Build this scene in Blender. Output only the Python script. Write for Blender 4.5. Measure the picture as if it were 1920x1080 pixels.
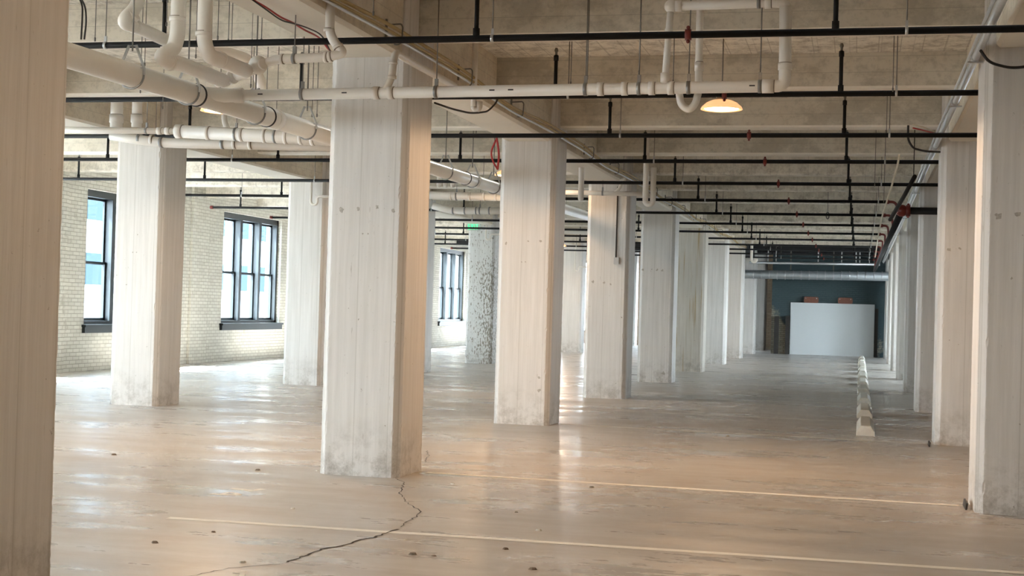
import bpy, math, random
from mathutils import Vector, Matrix
random.seed(7)
R = math.radians
for o in list(bpy.data.objects): bpy.data.objects.remove(o)
scene = bpy.context.scene

# ------------------------------------------------------------------ camera
F_PX, YAW, PITCH, ROLL, CAM_H = 2647.4746, 0.2416, 0.0137, -0.0288, 1.55
_cy, _sy, _cp, _sp = math.cos(YAW), math.sin(YAW), math.cos(PITCH), math.sin(PITCH)
FW = Vector((-_sy*_cp, _cy*_cp, _sp)); _r = Vector((_cy, _sy, 0)); _u = _r.cross(FW)
RT = math.cos(ROLL)*_r - math.sin(ROLL)*_u
UP = math.sin(ROLL)*_r + math.cos(ROLL)*_u
CAM = Vector((0, 0, CAM_H))
cd = bpy.data.cameras.new('camera'); cam = bpy.data.objects.new('camera', cd)
scene.collection.objects.link(cam); scene.camera = cam
cd.sensor_width = 36; cd.lens = 36*F_PX/1920; cd.clip_end = 400; cd.clip_start = 0.05
m3 = Matrix((RT, UP, -FW)).transposed()
cam.matrix_world = Matrix.Translation(CAM) @ m3.to_4x4()

def at(px, py, X=None, Y=None, Z=None):
    """where a sight line of the photograph meets a plane of the building"""
    d = FW + RT*((px-960)/F_PX) - UP*((py-540)/F_PX)
    t = X/d.x if X is not None else (Y/d.y if Y is not None else (Z-CAM_H)/d.z)
    return CAM + d*t

# ------------------------------------------------------------------ world, sun, exposure
world = bpy.data.worlds.new('world'); scene.world = world; world.use_nodes = True
wn = world.node_tree; wn.nodes.clear()
wo = wn.nodes.new('ShaderNodeOutputWorld'); bg = wn.nodes.new('ShaderNodeBackground')
tc = wn.nodes.new('ShaderNodeTexCoord'); sx = wn.nodes.new('ShaderNodeSeparateXYZ')
cr = wn.nodes.new('ShaderNodeValToRGB')
cr.color_ramp.elements[0].position = 0.44; cr.color_ramp.elements[0].color = (0.22, 0.23, 0.24, 1)
e = cr.color_ramp.elements.new(0.52); e.color = (0.77, 0.90, 1.0, 1)
cr.color_ramp.elements[-1].position = 0.9; cr.color_ramp.elements[-1].color = (0.66, 0.83, 1.0, 1)
mp = wn.nodes.new('ShaderNodeMath'); mp.operation = 'MULTIPLY_ADD'; mp.inputs[1].default_value = .5; mp.inputs[2].default_value = .5
wn.links.new(tc.outputs['Generated'], sx.inputs[0]); wn.links.new(sx.outputs['Z'], mp.inputs[0])
wn.links.new(mp.outputs[0], cr.inputs[0]); wn.links.new(cr.outputs[0], bg.inputs['Color'])
bg.inputs['Strength'].default_value = 16
wn.links.new(bg.outputs[0], wo.inputs[0])

sd = bpy.data.lights.new('sun', 'SUN'); sd.energy = 90; sd.angle = R(0.6); sd.color = (1, .98, .95)
sun = bpy.data.objects.new('sun', sd); scene.collection.objects.link(sun)
sun.rotation_euler = Vector((2.1, 1.25, -3.7)).to_track_quat('-Z', 'Y').to_euler()
sun.location = (-30, 0, 40)

scene.view_settings.view_transform = 'Standard'; scene.view_settings.look = 'None'
scene.view_settings.gamma = 1; scene.view_settings.use_curve_mapping = False
scene.view_settings.exposure = 0.97

# ------------------------------------------------------------------ layout of the building (metres)
BAY, Y0 = 6.2545, 12.352
ROW1, ROWR, ROW2, COLW = -4.325, 1.32, -10.01, 0.758
SLAB, BEAM_Z, GIRD_Z = 4.35, 3.97, 3.76
WALL_X = -15.3
WIN = [7.0, 13.3, 19.56, 25.8, 32.15, 38.4, 44.6, 50.7, 57.2]     # near edge of every window in the side wall
WIN0 = [0.8]
FILL_WINR = [36.0, 42.2, 48.5]                           # unseen windows added to the right-hand wall to light the far aisle
WW, WZ0, WZ1 = 3.6, 0.95, 3.72
REAR_Y, RIGHT_X = -5.0, 7.2

def portal(name, loc, rot, sx_, sy_):
    l = bpy.data.lights.new(name, 'AREA'); l.shape = 'RECTANGLE'; l.size = sx_; l.size_y = sy_
    l.energy = 1; l.cycles.is_portal = True
    o = bpy.data.objects.new(name, l); scene.collection.objects.link(o); o.location = loc; o.rotation_euler = rot
for y in []:
    portal('window_portal', (WALL_X-.42, y+WW/2, (WZ0+WZ1)/2), (0, R(-90), 0), WZ1-WZ0, WW)
FILL_REARW = [(-15.1, -12.2)]  # opening added in the unseen rear wall to light the column fronts
for a, b in []:
    portal('window_portal', ((a+b)/2, REAR_Y-.3, 2.3), (R(90), 0, 0), b-a, 2.8)

# ------------------------------------------------------------------ materials
def mat(name):
    m = bpy.data.materials.new(name); m.use_nodes = True
    nt = m.node_tree; b = nt.nodes['Principled BSDF']
    return m, nt, b
def N(nt, t, **k):
    n = nt.nodes.new(t)
    for a, v in k.items():
        if a in n.inputs: n.inputs[a].default_value = v
        else: setattr(n, a, v)
    return n
def L(nt, a, b): nt.links.new(a, b)
def ramp(nt, src, stops):
    r = nt.nodes.new('ShaderNodeValToRGB'); el = r.color_ramp.elements
    while len(el) < len(stops): el.new(.5)
    for e_, (p, c) in zip(el, stops):
        e_.position = p; e_.color = c if len(c) == 4 else (*c, 1)
    L(nt, src, r.inputs[0]); return r.outputs[0]
def mixc(nt, fac, a, b, mode='MIX'):
    m = nt.nodes.new('ShaderNodeMix'); m.data_type = 'RGBA'; m.blend_type = mode
    for s, v in ((0, fac), (6, a), (7, b)):
        if hasattr(v, 'links'): L(nt, v, m.inputs[s])
        else: m.inputs[s].default_value = v if not isinstance(v, tuple) else (*v, 1) if len(v) == 3 else v
    return m.outputs[2]
def objcoord(nt, scale=(1, 1, 1), rand=True):
    t = nt.nodes.new('ShaderNodeTexCoord'); mpn = nt.nodes.new('ShaderNodeMapping')
    if rand:
        oi = nt.nodes.new('ShaderNodeObjectInfo'); va = nt.nodes.new('ShaderNodeVectorMath'); va.operation = 'ADD'
        vm = nt.nodes.new('ShaderNodeVectorMath'); vm.operation = 'SCALE'; vm.inputs['Scale'].default_value = 37
        L(nt, oi.outputs['Random'], vm.inputs[0]); L(nt, t.outputs['Object'], va.inputs[0]); L(nt, vm.outputs[0], va.inputs[1])
        L(nt, va.outputs[0], mpn.inputs[0])
    else: L(nt, t.outputs['Object'], mpn.inputs[0])
    mpn.inputs['Scale'].default_value = scale
    return mpn.outputs[0], t.outputs['Object']
def noise(nt, vec, scale, detail=4, rough=.6):
    n = N(nt, 'ShaderNodeTexNoise', Scale=scale, Detail=detail, Roughness=rough); L(nt, vec, n.inputs['Vector']); return n.outputs['Fac']
def bump(nt, b, h, s=.3, d=.01):
    n = N(nt, 'ShaderNodeBump', Strength=s, Distance=d); L(nt, h, n.inputs['Height']); L(nt, n.outputs[0], b.inputs['Normal'])

def mathn(nt, op, a, v):
    n = nt.nodes.new('ShaderNodeMath'); n.operation = op; L(nt, a, n.inputs[0]); n.inputs[1].default_value = v; return n.outputs[0]
def painted_concrete(name, base, dark, peel=0.0, streak=(0.6, .52, .35), streak_amt=0.0, rough=.6):
    m, nt, b = mat(name)
    v, raw = objcoord(nt)
    vs, _ = objcoord(nt, (9, 9, .35))
    big = noise(nt, v, .9, 3); fine = noise(nt, vs, 2.2, 5, .65)
    c = mixc(nt, ramp(nt, fine, [(.35, (0, 0, 0)), (.75, (1, 1, 1))]), base, dark)
    c = mixc(nt, ramp(nt, big, [(.42, (0, 0, 0)), (.7, (.5, .5, .5))]), c, tuple(x*.86 for x in base))
    # scrapes, pock marks and chips
    pits = noise(nt, v, 17, 6, .75)
    pm = ramp(nt, pits, [(.665, (0, 0, 0)), (.70, (1, 1, 1))])
    vs2, _ = objcoord(nt, (30, 30, 3.0)); scr = noise(nt, vs2, 1.6, 3, .7)
    sm = ramp(nt, scr, [(.69, (0, 0, 0)), (.74, (1, 1, 1))])
    c = mixc(nt, pm, c, (.24, .20, .155)); 
    sc = nt.nodes.new('ShaderNodeMath'); sc.operation = 'MULTIPLY'; sc.inputs[1].default_value = .55; L(nt, sm, sc.inputs[0])
    c = mixc(nt, sc.outputs[0], c, (.30, .26, .21))
    # seams between the shuttering boards
    s0 = nt.nodes.new('ShaderNodeSeparateXYZ'); L(nt, raw, s0.inputs[0])
    for ax, off in (('X', .05), ('Y', .02)):
        pp = nt.nodes.new('ShaderNodeMath'); pp.operation = 'PINGPONG'; pp.inputs[1].default_value = .16; L(nt, mathn(nt, 'ADD', s0.outputs[ax], off), pp.inputs[0])
        c = mixc(nt, ramp(nt, pp.outputs[0], [(0, (.45, .45, .45)), (.0035, (.25, .25, .25)), (.005, (0, 0, 0))]), c, (.36, .33, .28))
    # grime close to the floor
    sp = nt.nodes.new('ShaderNodeSeparateXYZ'); L(nt, raw, sp.inputs[0])
    gz = N(nt, 'ShaderNodeMapRange'); gz.inputs[1].default_value = .55; gz.inputs[2].default_value = 0; gz.inputs[3].default_value = 0; gz.inputs[4].default_value = .7
    L(nt, sp.outputs['Z'], gz.inputs[0])
    gm = nt.nodes.new('ShaderNodeMath'); gm.operation = 'MULTIPLY'; L(nt, gz.outputs[0], gm.inputs[0])
    L(nt, ramp(nt, noise(nt, v, 5, 6, .8), [(.44, (0, 0, 0)), (.66, (1, 1, 1))]), gm.inputs[1])
    c = mixc(nt, gm.outputs[0], c, (.20, .165, .12))
    if peel:
        pn = noise(nt, objcoord(nt, (1, 1, .4))[0], 30, 4, .6)
        side = N(nt, 'ShaderNodeMapRange'); side.inputs[1].default_value = -.20; side.inputs[2].default_value = .26
        L(nt, sp.outputs['X'], side.inputs[0])
        zz = N(nt, 'ShaderNodeMapRange'); zz.inputs[1].default_value = 3.15; zz.inputs[2].default_value = 2.5; L(nt, sp.outputs['Z'], zz.inputs[0])
        mm = nt.nodes.new('ShaderNodeMath'); mm.operation = 'MULTIPLY'; L(nt, side.outputs[0], mm.inputs[0]); L(nt, zz.outputs[0], mm.inputs[1])
        ad = nt.nodes.new('ShaderNodeMath'); ad.operation = 'MULTIPLY_ADD'; ad.inputs[1].default_value = .12*peel; L(nt, mm.outputs[0], ad.inputs[0]); L(nt, pn, ad.inputs[2])
        c = mixc(nt, ramp(nt, ad.outputs[0], [(.60, (0, 0, 0)), (.63, (1, 1, 1))]), c, (.26, .23, .185))
    if streak_amt:
        st = noise(nt, objcoord(nt, (6, 6, .22))[0], 2, 3)
        c = mixc(nt, ramp(nt, st, [(.58, (0, 0, 0)), (.68, (streak_amt,)*3)]), c, streak)
    L(nt, c, b.inputs['Base Color']); b.inputs['Roughness'].default_value = rough
    hh = nt.nodes.new('ShaderNodeMath'); hh.operation = 'SUBTRACT'; L(nt, fine, hh.inputs[0]); L(nt, pm, hh.inputs[1])
    bump(nt, b, hh.outputs[0], .35, .008)
    return m

M = {}
M['column'] = painted_concrete('painted_concrete', (.74, .71, .67), (.60, .57, .525))
M['column_peeled'] = painted_concrete('peeling_concrete', (.72, .71, .68), (.60, .59, .56), peel=1)
M['column_streaked'] = painted_concrete('streaked_concrete', (.70, .66, .59), (.55, .50, .42), streak=(.42, .30, .13), streak_amt=.8)
def slab_lines(m):
    nt = m.node_tree; b = nt.nodes['Principled BSDF']; src = b.inputs['Base Color'].links[0].from_socket
    t = nt.nodes.new('ShaderNodeTexCoord'); sp = nt.nodes.new('ShaderNodeSeparateXYZ'); L(nt, t.outputs['Object'], sp.inputs[0])
    w = nt.nodes.new('ShaderNodeMath'); w.operation = 'PINGPONG'; w.inputs[1].default_value = .11; L(nt, sp.outputs['X'], w.inputs[0])
    ln = ramp(nt, w.outputs[0], [(.0, (.8, .8, .8)), (.006, (0, 0, 0))]); L(nt, mixc(nt, ln, src, (.30, .27, .22)), b.inputs['Base Color'])
    return m
M['slab'] = painted_concrete('slab_paint', (.84, .80, .71), (.76, .72, .63), rough=.75)

def beam_mat(name, base, dark):
    m, nt, b = mat(name)
    v, raw = objcoord(nt); vb, _ = objcoord(nt, (1, 1, 1.6))
    n1 = noise(nt, vb, 1.3, 9, .72); n2 = noise(nt, v, 14, 5, .7)
    c = mixc(nt, ramp(nt, n1, [(.44, (0, 0, 0)), (.54, (1, 1, 1))]), dark, base)
    c = mixc(nt, ramp(nt, n2, [(.5, (0, 0, 0)), (.8, (.6, .6, .6))]), c, tuple(x*.6 for x in dark))
    # lines left by the shuttering boards
    sp = nt.nodes.new('ShaderNodeSeparateXYZ'); L(nt, raw, sp.inputs[0])
    w = nt.nodes.new('ShaderNodeMath'); w.operation = 'PINGPONG'; w.inputs[1].default_value = .085; L(nt, sp.outputs['Z'], w.inputs[0])
    ln = ramp(nt, w.outputs[0], [(.0, (.6, .6, .6)), (.004, (0, 0, 0))])
    c = mixc(nt, ln, c, tuple(x*.55 for x in dark))
    L(nt, c, b.inputs['Base Color']); b.inputs['Roughness'].default_value = .8
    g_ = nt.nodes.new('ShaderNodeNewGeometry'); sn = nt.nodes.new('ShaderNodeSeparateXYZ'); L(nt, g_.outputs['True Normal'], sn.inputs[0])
    c = mixc(nt, ramp(nt, mathn(nt, 'MULTIPLY', sn.outputs['Z'], -1), [(.6, (0, 0, 0)), (.7, (.8, .8, .8))]), c, (.84, .80, .71)); L(nt, c, b.inputs['Base Color'])  # undersides lightened in the colour to stand for light bounced off the floor
    bump(nt, b, n1, .4, .01); return m
slab_lines(M['slab'])
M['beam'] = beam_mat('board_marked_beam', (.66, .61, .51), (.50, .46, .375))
M['beam_clean'] = painted_concrete('cream_beam_paint', (.80, .75, .65), (.72, .67, .57), rough=.75)
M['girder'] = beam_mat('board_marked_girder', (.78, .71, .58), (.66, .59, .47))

def simple(name, col, rough=.5, metal=0, n=0.0, nscale=12, spec=None, bumpy=0):
    m, nt, b = mat(name)
    b.inputs['Roughness'].default_value = rough; b.inputs['Metallic'].default_value = metal
    v, _ = objcoord(nt); f = noise(nt, v, nscale, 5)
    c = mixc(nt, f, tuple(max(0, x*(1-n)) for x in col), tuple(min(1, x*(1+n)) for x in col))
    L(nt, c, b.inputs['Base Color'])
    if bumpy: bump(nt, b, f, bumpy, .005)
    return m
M['pvc'] = simple('white_pvc', (.80, .76, .69), .32, n=.05, nscale=3)
M['joint'] = simple('joint_shadow_line', (.22, .18, .13), .7)
M['iron'] = simple('black_iron', (.006, .006, .006), .62, n=.4)
M['iron'].node_tree.nodes['Principled BSDF'].inputs['Specular IOR Level'].default_value = .25
M['zinc'] = simple('galvanised_steel', (.55, .56, .56), .38, .9, n=.2)
M['zincdull'] = simple('dull_galvanised_duct', (.42, .45, .46), .55, .6, n=.25, nscale=5)
M['rod'] = simple('threaded_steel', (.20, .19, .17), .5, .7, n=.2)
M['red'] = simple('red_coupling_paint', (.15, .016, .010), .45, n=.25)
M['redcable'] = simple('red_cable', (.45, .03, .03), .5)
M['blackrubber'] = simple('black_band', (.02, .02, .022), .6)
M['band'] = simple('steel_band', (.26, .26, .25), .4, .6, n=.2)
M['conduit'] = simple('conduit_steel', (.62, .63, .63), .35, .75, n=.15)
M['yellowpipe'] = simple('yellow_painted_conduit', (.46, .33, .13), .5, n=.15)
M['frame'] = simple('dark_window_paint', (.008, .014, .017), .42, n=.2)
M['line'] = simple('worn_line_paint', (.92, .89, .83), .6, n=.12, nscale=30)
M['crack'] = simple('crack_shadow_gap', (.03, .022, .016), .9)
M['stop'] = simple('cast_concrete', (.62, .60, .53), .8, n=.16, nscale=25, bumpy=.3)
M['panelwhite'] = simple('white_panel', (.66, .69, .69), .55, n=.03, nscale=1)
M['plate'] = simple('rusty_plate', (.20, .075, .045), .6, n=.3)
M['post'] = simple('rusted_post', (.03, .026, .022), .7, n=.4)
M['rope'] = simple('pale_rope', (.74, .68, .54), .8, n=.1)
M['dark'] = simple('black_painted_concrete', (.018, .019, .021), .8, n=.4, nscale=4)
M['dirt'] = simple('dry_debris', (.16, .12, .085), .9, n=.4)
M['signgrey'] = simple('sign_face', (.50, .50, .48), .5)
M['facade'] = simple('pale_facade', (.30, .30, .31), .8, n=.04, nscale=2)
M['facade_brick'] = simple('distant_brick', (.10, .055, .05), .8, n=.2, nscale=3)
M['street'] = simple('asphalt', (.30, .30, .31), .9, n=.1)
M['bluepane'] = simple('facade_pane', (.010, .028, .038), .6, n=.08)
M['bluepane'].node_tree.nodes['Principled BSDF'].inputs['Specular IOR Level'].default_value = .2
M['lampshell'] = simple('lamp_housing', (.75, .52, .34), .45, .1)

def emis(name, col, s):
    m, nt, b = mat(name); b.inputs['Base Color'].default_value = (*col, 1)
    b.inputs['Emission Color'].default_value = (*col, 1); b.inputs['Emission Strength'].default_value = s; return m
M['lens'] = emis('glowing_lens', (1, .66, .34), 22)
M['refractor'] = emis('lit_refractor', (1, .55, .25), .45)
M['green'] = emis('green_letters', (.02, .85, .25), 1.3)

m, nt, b = mat('clear_glass')
for n_ in list(nt.nodes):
    if n_.type != 'OUTPUT_MATERIAL': nt.nodes.remove(n_)
out = nt.nodes['Material Output']
tr = nt.nodes.new('ShaderNodeBsdfTransparent'); gl = nt.nodes.new('ShaderNodeBsdfGlossy'); gl.inputs['Roughness'].default_value = .02
mx = nt.nodes.new('ShaderNodeMixShader')
tr.inputs[0].default_value = (.94, .97, .98, 1)
mx.inputs[0].default_value = .06; L(nt, tr.outputs[0], mx.inputs[1]); L(nt, gl.outputs[0], mx.inputs[2]); L(nt, mx.outputs[0], out.inputs[0])
M['glass'] = m

# polished, worn floor
m, nt, b = mat('worn_floor_concrete')
v, raw = objcoord(nt, rand=False); vst, _ = objcoord(nt, (.22, 2.4, 1), rand=False)
n1 = noise(nt, vst, 1.3, 8, .68); n2 = noise(nt, v, .55, 5, .6); n3 = noise(nt, v, 9, 6, .75); n4 = noise(nt, v, 2.6, 5, .7)
c = mixc(nt, ramp(nt, n1, [(.30, (0, 0, 0)), (.62, (1, 1, 1))]), (.43, .40, .37), (.55, .525, .49))
c = mixc(nt, ramp(nt, n2, [(.38, (0, 0, 0)), (.62, (.8, .8, .8))]), c, (.46, .43, .39))
c = mixc(nt, ramp(nt, n4, [(.52, (0, 0, 0)), (.72, (.5, .5, .5))]), c, (.42, .35, .30))
c = mixc(nt, ramp(nt, n3, [(.66, (0, 0, 0)), (.76, (.4, .4, .4))]), c, (.25, .20, .15))
L(nt, c, b.inputs['Base Color'])
rg = N(nt, 'ShaderNodeMapRange'); rg.inputs[1].default_value = .35; rg.inputs[2].default_value = .65; rg.inputs[3].default_value = .20; rg.inputs[4].default_value = .50
L(nt, noise(nt, objcoord(nt, (.5, 1.6, 1), rand=False)[0], 1.1, 6, .7), rg.inputs[0]); L(nt, rg.outputs[0], b.inputs['Roughness'])
b.inputs['Specular IOR Level'].default_value = .55
bump(nt, b, noise(nt, objcoord(nt, (.8, 1.3, 1), rand=False)[0], 3.0, 3, .5), .05, .012)
M['floor'] = m

def brick(name, c1, c2, mort, wear, wearcol, axis='Y', patches=None):
    m, nt, b = mat(name)
    t = nt.nodes.new('ShaderNodeTexCoord'); sp = nt.nodes.new('ShaderNodeSeparateXYZ'); cb = nt.nodes.new('ShaderNodeCombineXYZ')
    L(nt, t.outputs['Object'], sp.inputs[0]); ad = nt.nodes.new('ShaderNodeMath'); ad.operation = 'ADD'
    L(nt, sp.outputs['X'], ad.inputs[0]); L(nt, sp.outputs['Y'], ad.inputs[1])
    L(nt, ad.outputs[0], cb.inputs[0]); L(nt, sp.outputs['Z'], cb.inputs[1])
    br = N(nt, 'ShaderNodeTexBrick'); br.inputs['Scale'].default_value = 1
    br.inputs['Brick Width'].default_value = .23; br.inputs['Row Height'].default_value = .078; br.inputs['Mortar Size'].default_value = .007
    br.inputs['Mortar Smooth'].default_value = .3; br.inputs['Bias'].default_value = -.2
    br.inputs['Color1'].default_value = (*c1, 1); br.inputs['Color2'].default_value = (*c2, 1); br.inputs['Mortar'].default_value = (*mort, 1)
    L(nt, cb.outputs[0], br.inputs['Vector'])
    n = noise(nt, t.outputs['Object'], 2.2, 8, .75)
    c = mixc(nt, ramp(nt, n, [(.60-wear, (0, 0, 0)), (.70-wear, (1, 1, 1))]), br.outputs['Color'], wearcol)
    if patches:
        n_ = noise(nt, t.outputs['Object'], .6, 6, .7)
        ax = N(nt, 'ShaderNodeMapRange'); ax.inputs[1].default_value = patches[0]; ax.inputs[2].default_value = patches[1]; L(nt, sp.outputs['X'], ax.inputs[0])
        s_ = nt.nodes.new('ShaderNodeMath'); s_.operation = 'MULTIPLY_ADD'; s_.inputs[1].default_value = .6; L(nt, ax.outputs[0], s_.inputs[0]); L(nt, n_, s_.inputs[2])
        az = N(nt, 'ShaderNodeMapRange'); az.inputs[1].default_value = 1.1; az.inputs[2].default_value = 2.0; az.inputs[3].default_value = -.35; az.inputs[4].default_value = .12; L(nt, sp.outputs['Z'], az.inputs[0])
        s2 = nt.nodes.new('ShaderNodeMath'); s2.operation = 'ADD'; L(nt, s_.outputs[0], s2.inputs[0]); L(nt, az.outputs[0], s2.inputs[1])
        c = mixc(nt, ramp(nt, s2.outputs[0], [(.62, (0, 0, 0)), (.70, (1, 1, 1))]), c, patches[2])
    L(nt, c, b.inputs['Base Color']); b.inputs['Roughness'].default_value = .75
    iv = nt.nodes.new('ShaderNodeMath'); iv.operation = 'SUBTRACT'; iv.inputs[0].default_value = 1; L(nt, br.outputs['Fac'], iv.inputs[1])
    bump(nt, b, iv.outputs[0], .9, .012); return m
M['brick_white'] = brick('white_painted_brick', (.66, .64, .57), (.56, .54, .475), (.40, .375, .315), .03, (.44, .415, .35))
M['brick_teal'] = brick('dark_teal_painted_brick', (.36, .33, .25), (.26, .24, .18), (.08, .07, .055), -.04, (.15, .14, .10), patches=(-5.9, -3.9, (.050, .080, .086)))
M['brick_brown'] = brick('bare_brown_brick', (.42, .32, .22), (.36, .25, .17), (.25, .19, .13), .0, (.35, .34, .24))

# ------------------------------------------------------------------ mesh builder
class MB:
    def __init__(s): s.v = []; s.f = []; s.sm = []
    def add(s, vs, fs, smooth=False):
        n = len(s.v); s.v += [tuple(x) for x in vs]; s.f += [tuple(i+n for i in f) for f in fs]; s.sm += [smooth]*len(fs); return s
    def box(s, x0, x1, y0, y1, z0, z1):
        v = [(x0, y0, z0), (x1, y0, z0), (x1, y1, z0), (x0, y1, z0), (x0, y0, z1), (x1, y0, z1), (x1, y1, z1), (x0, y1, z1)]
        return s.add(v, [(0, 3, 2, 1), (4, 5, 6, 7), (0, 1, 5, 4), (1, 2, 6, 5), (2, 3, 7, 6), (3, 0, 4, 7)])
    def prism(s, poly, axis, a, b):
        """poly is a 2-D outline; axis names the extrusion direction"""
        def P(p, t):
            return {'X': (t, p[0], p[1]), 'Y': (p[0], t, p[1]), 'Z': (p[0], p[1], t)}[axis]
        n = len(poly); v = [P(p, a) for p in poly]+[P(p, b) for p in poly]
        f = [tuple(range(n))[::-1], tuple(range(n, 2*n))]+[(i, (i+1) % n, n+(i+1) % n, n+i) for i in range(n)]
        if axis == 'Y': f = [t[::-1] for t in f]
        return s.add(v, f)
    def tube(s, pts, r, seg=14, caps=True, fillet=0.0, steps=6):
        pts = [Vector(p) for p in pts]
        if fillet and len(pts) > 2:
            q = [pts[0]]
            for i in range(1, len(pts)-1):
                a, p, c_ = pts[i-1], pts[i], pts[i+1]
                d1 = (a-p); d2 = (c_-p); k = min(fillet, d1.length*.48, d2.length*.48)
                A = p+d1.normalized()*k; B = p+d2.normalized()*k
                for j in range(steps+1):
                    t = j/steps; q.append(A*(1-t)**2+p*2*t*(1-t)+B*t*t)
            q.append(pts[-1]); pts = q
        rs = r if isinstance(r, (list, tuple)) else [r]*len(pts)
        T = [(pts[min(i+1, len(pts)-1)]-pts[max(i-1, 0)]).normalized() for i in range(len(pts))]
        ref = Vector((0, 0, 1)) if abs(T[0].z) < .9 else Vector((1, 0, 0))
        u = (ref-T[0]*ref.dot(T[0])).normalized(); V = []
        for i, p in enumerate(pts):
            u = (u-T[i]*u.dot(T[i])).normalized(); w = T[i].cross(u)
            for k in range(seg):
                a = 2*math.pi*k/seg; V.append(p+(u*math.cos(a)+w*math.sin(a))*rs[i])
        F_ = []
        for i in range(len(pts)-1):
            for k in range(seg):
                k2 = (k+1) % seg; F_.append((i*seg+k, i*seg+k2, (i+1)*seg+k2, (i+1)*seg+k))
        s.add(V, F_, True)
        if caps:
            n = len(s.v)-len(V)
            s.f += [tuple(n+k for k in range(seg))[::-1], tuple(n+(len(pts)-1)*seg+k for k in range(seg))]; s.sm += [False, False]
        return s
    def ring(s, c_, axis, r, w, t=.006, seg=24):
        """a flat band of width w around a pipe"""
        a = Vector(axis).normalized(); c_ = Vector(c_)
        return s.tube([c_-a*w/2, c_-a*w/2*.98, c_+a*w/2*.98, c_+a*w/2], [r, r+t, r+t, r], seg, caps=True)
    def sphere(s, c_, r, seg=14, rings=9, sz=1):
        V = []; F_ = []
        for i in range(rings+1):
            th = math.pi*i/rings
            for k in range(seg):
                ph = 2*math.pi*k/seg; V.append((c_[0]+r*math.sin(th)*math.cos(ph), c_[1]+r*math.sin(th)*math.sin(ph), c_[2]+r*sz*math.cos(th)))
        for i in range(rings):
            for k in range(seg):
                k2 = (k+1) % seg; F_.append((i*seg+k, (i+1)*seg+k, (i+1)*seg+k2, i*seg+k2))
        return s.add(V, F_, True)
    def lathe(s, c_, prof, seg=32):
        V = []; F_ = []
        for (r, z) in prof:
            for k in range(seg):
                ph = 2*math.pi*k/seg; V.append((c_[0]+r*math.cos(ph), c_[1]+r*math.sin(ph), c_[2]+z))
        for i in range(len(prof)-1):
            for k in range(seg):
                k2 = (k+1) % seg; F_.append((i*seg+k, i*seg+k2, (i+1)*seg+k2, (i+1)*seg+k))
        return s.add(V, F_, True)
    def build(s, name, m_, parent=None, origin=None):
        me = bpy.data.meshes.new(name)
        if parent is not None: og = Vector(WL[parent.name])
        elif origin is not None: og = Vector(origin)
        else:
            xs = [v_[0] for v_ in s.v]; ys = [v_[1] for v_ in s.v]; zs = [v_[2] for v_ in s.v]
            og = Vector(((min(xs)+max(xs))/2, (min(ys)+max(ys))/2, min(zs)))
        me.from_pydata([tuple(Vector(v_)-og) for v_ in s.v], [], s.f)
        me.polygons.foreach_set('use_smooth', s.sm); me.validate(); me.update()
        me.materials.append(M[m_])
        o = bpy.data.objects.new(name, me); scene.collection.objects.link(o)
        if parent is not None: o.parent = parent
        else: o.location = og
        WL[o.name] = og
        return o
WL = {}
def tag(o, label=None, cat=None, group=None, kind=None):
    if label: o['label'] = label
    if cat: o['category'] = cat
    if group: o['group'] = group
    if kind: o['kind'] = kind
    return o
def thing(name, label, cat, loc, group=None):
    o = bpy.data.objects.new(name, None); scene.collection.objects.link(o); o.location = loc; o.empty_display_size = .1
    WL[o.name] = Vector(loc); return tag(o, label, cat, group)
def struct(name, mb, m_): return tag(mb.build(name, m_), kind='structure')
def copy_tree(o, loc, label, group=None):
    c_ = o.copy(); scene.collection.objects.link(c_); c_.location = loc; c_['label'] = label; WL[c_.name] = Vector(loc)
    if group: c_['group'] = group
    for ch in list(o.children):
        d = ch.copy(); scene.collection.objects.link(d); d.parent = c_
        for g in list(ch.children):
            h_ = g.copy(); scene.collection.objects.link(h_); h_.parent = d
    return c_
ORD = ['first', 'second', 'third', 'fourth', 'fifth', 'sixth', 'seventh', 'eighth', 'ninth', 'tenth', 'eleventh', 'twelfth', 'thirteenth', 'fourteenth', 'fifteenth', 'sixteenth', 'seventeenth', 'eighteenth']

# ------------------------------------------------------------------ shell
FAR_Y, END_Y = 57.5, 63.6
struct('floor', MB().box(WALL_X-.45, RIGHT_X, REAR_Y, END_Y, -.25, 0), 'floor')
struct('ceiling', MB().box(WALL_X-.45, RIGHT_X, REAR_Y, 53.6, SLAB, SLAB+.3), 'slab')
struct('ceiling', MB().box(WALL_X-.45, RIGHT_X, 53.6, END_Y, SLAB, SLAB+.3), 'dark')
# side wall with window openings
w = MB(); ys = sorted(WIN0+WIN); y = REAR_Y
T = .45
for a in ys:
    if a > y: w.box(WALL_X-T, WALL_X, y, a, 0, SLAB)
    a0 = max(a, REAR_Y)
    w.box(WALL_X-T, WALL_X, a0, a+WW, 0, WZ0); w.box(WALL_X-T, WALL_X, a0, a+WW, WZ1, SLAB)
    y = a+WW
w.box(WALL_X-T, WALL_X, y, END_Y, 0, SLAB)
for i in range(0, 9):       # shallow piers where the cross beams land
    yc = Y0+i*BAY; w.box(WALL_X, WALL_X+.07, yc-.75, yc+.12, 0, SLAB)
struct('wall_left', w, 'brick_white')
w = MB(); y = REAR_Y
for a in FILL_WINR:
    w.box(RIGHT_X, RIGHT_X+.3, y, a, 0, SLAB).box(RIGHT_X, RIGHT_X+.3, a, a+WW, 0, WZ0).box(RIGHT_X, RIGHT_X+.3, a, a+WW, WZ1, SLAB); y = a+WW
w.box(RIGHT_X, RIGHT_X+.3, y, END_Y, 0, SLAB)
struct('wall_right', w, 'brick_white')
w = MB(); x = WALL_X-T
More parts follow.
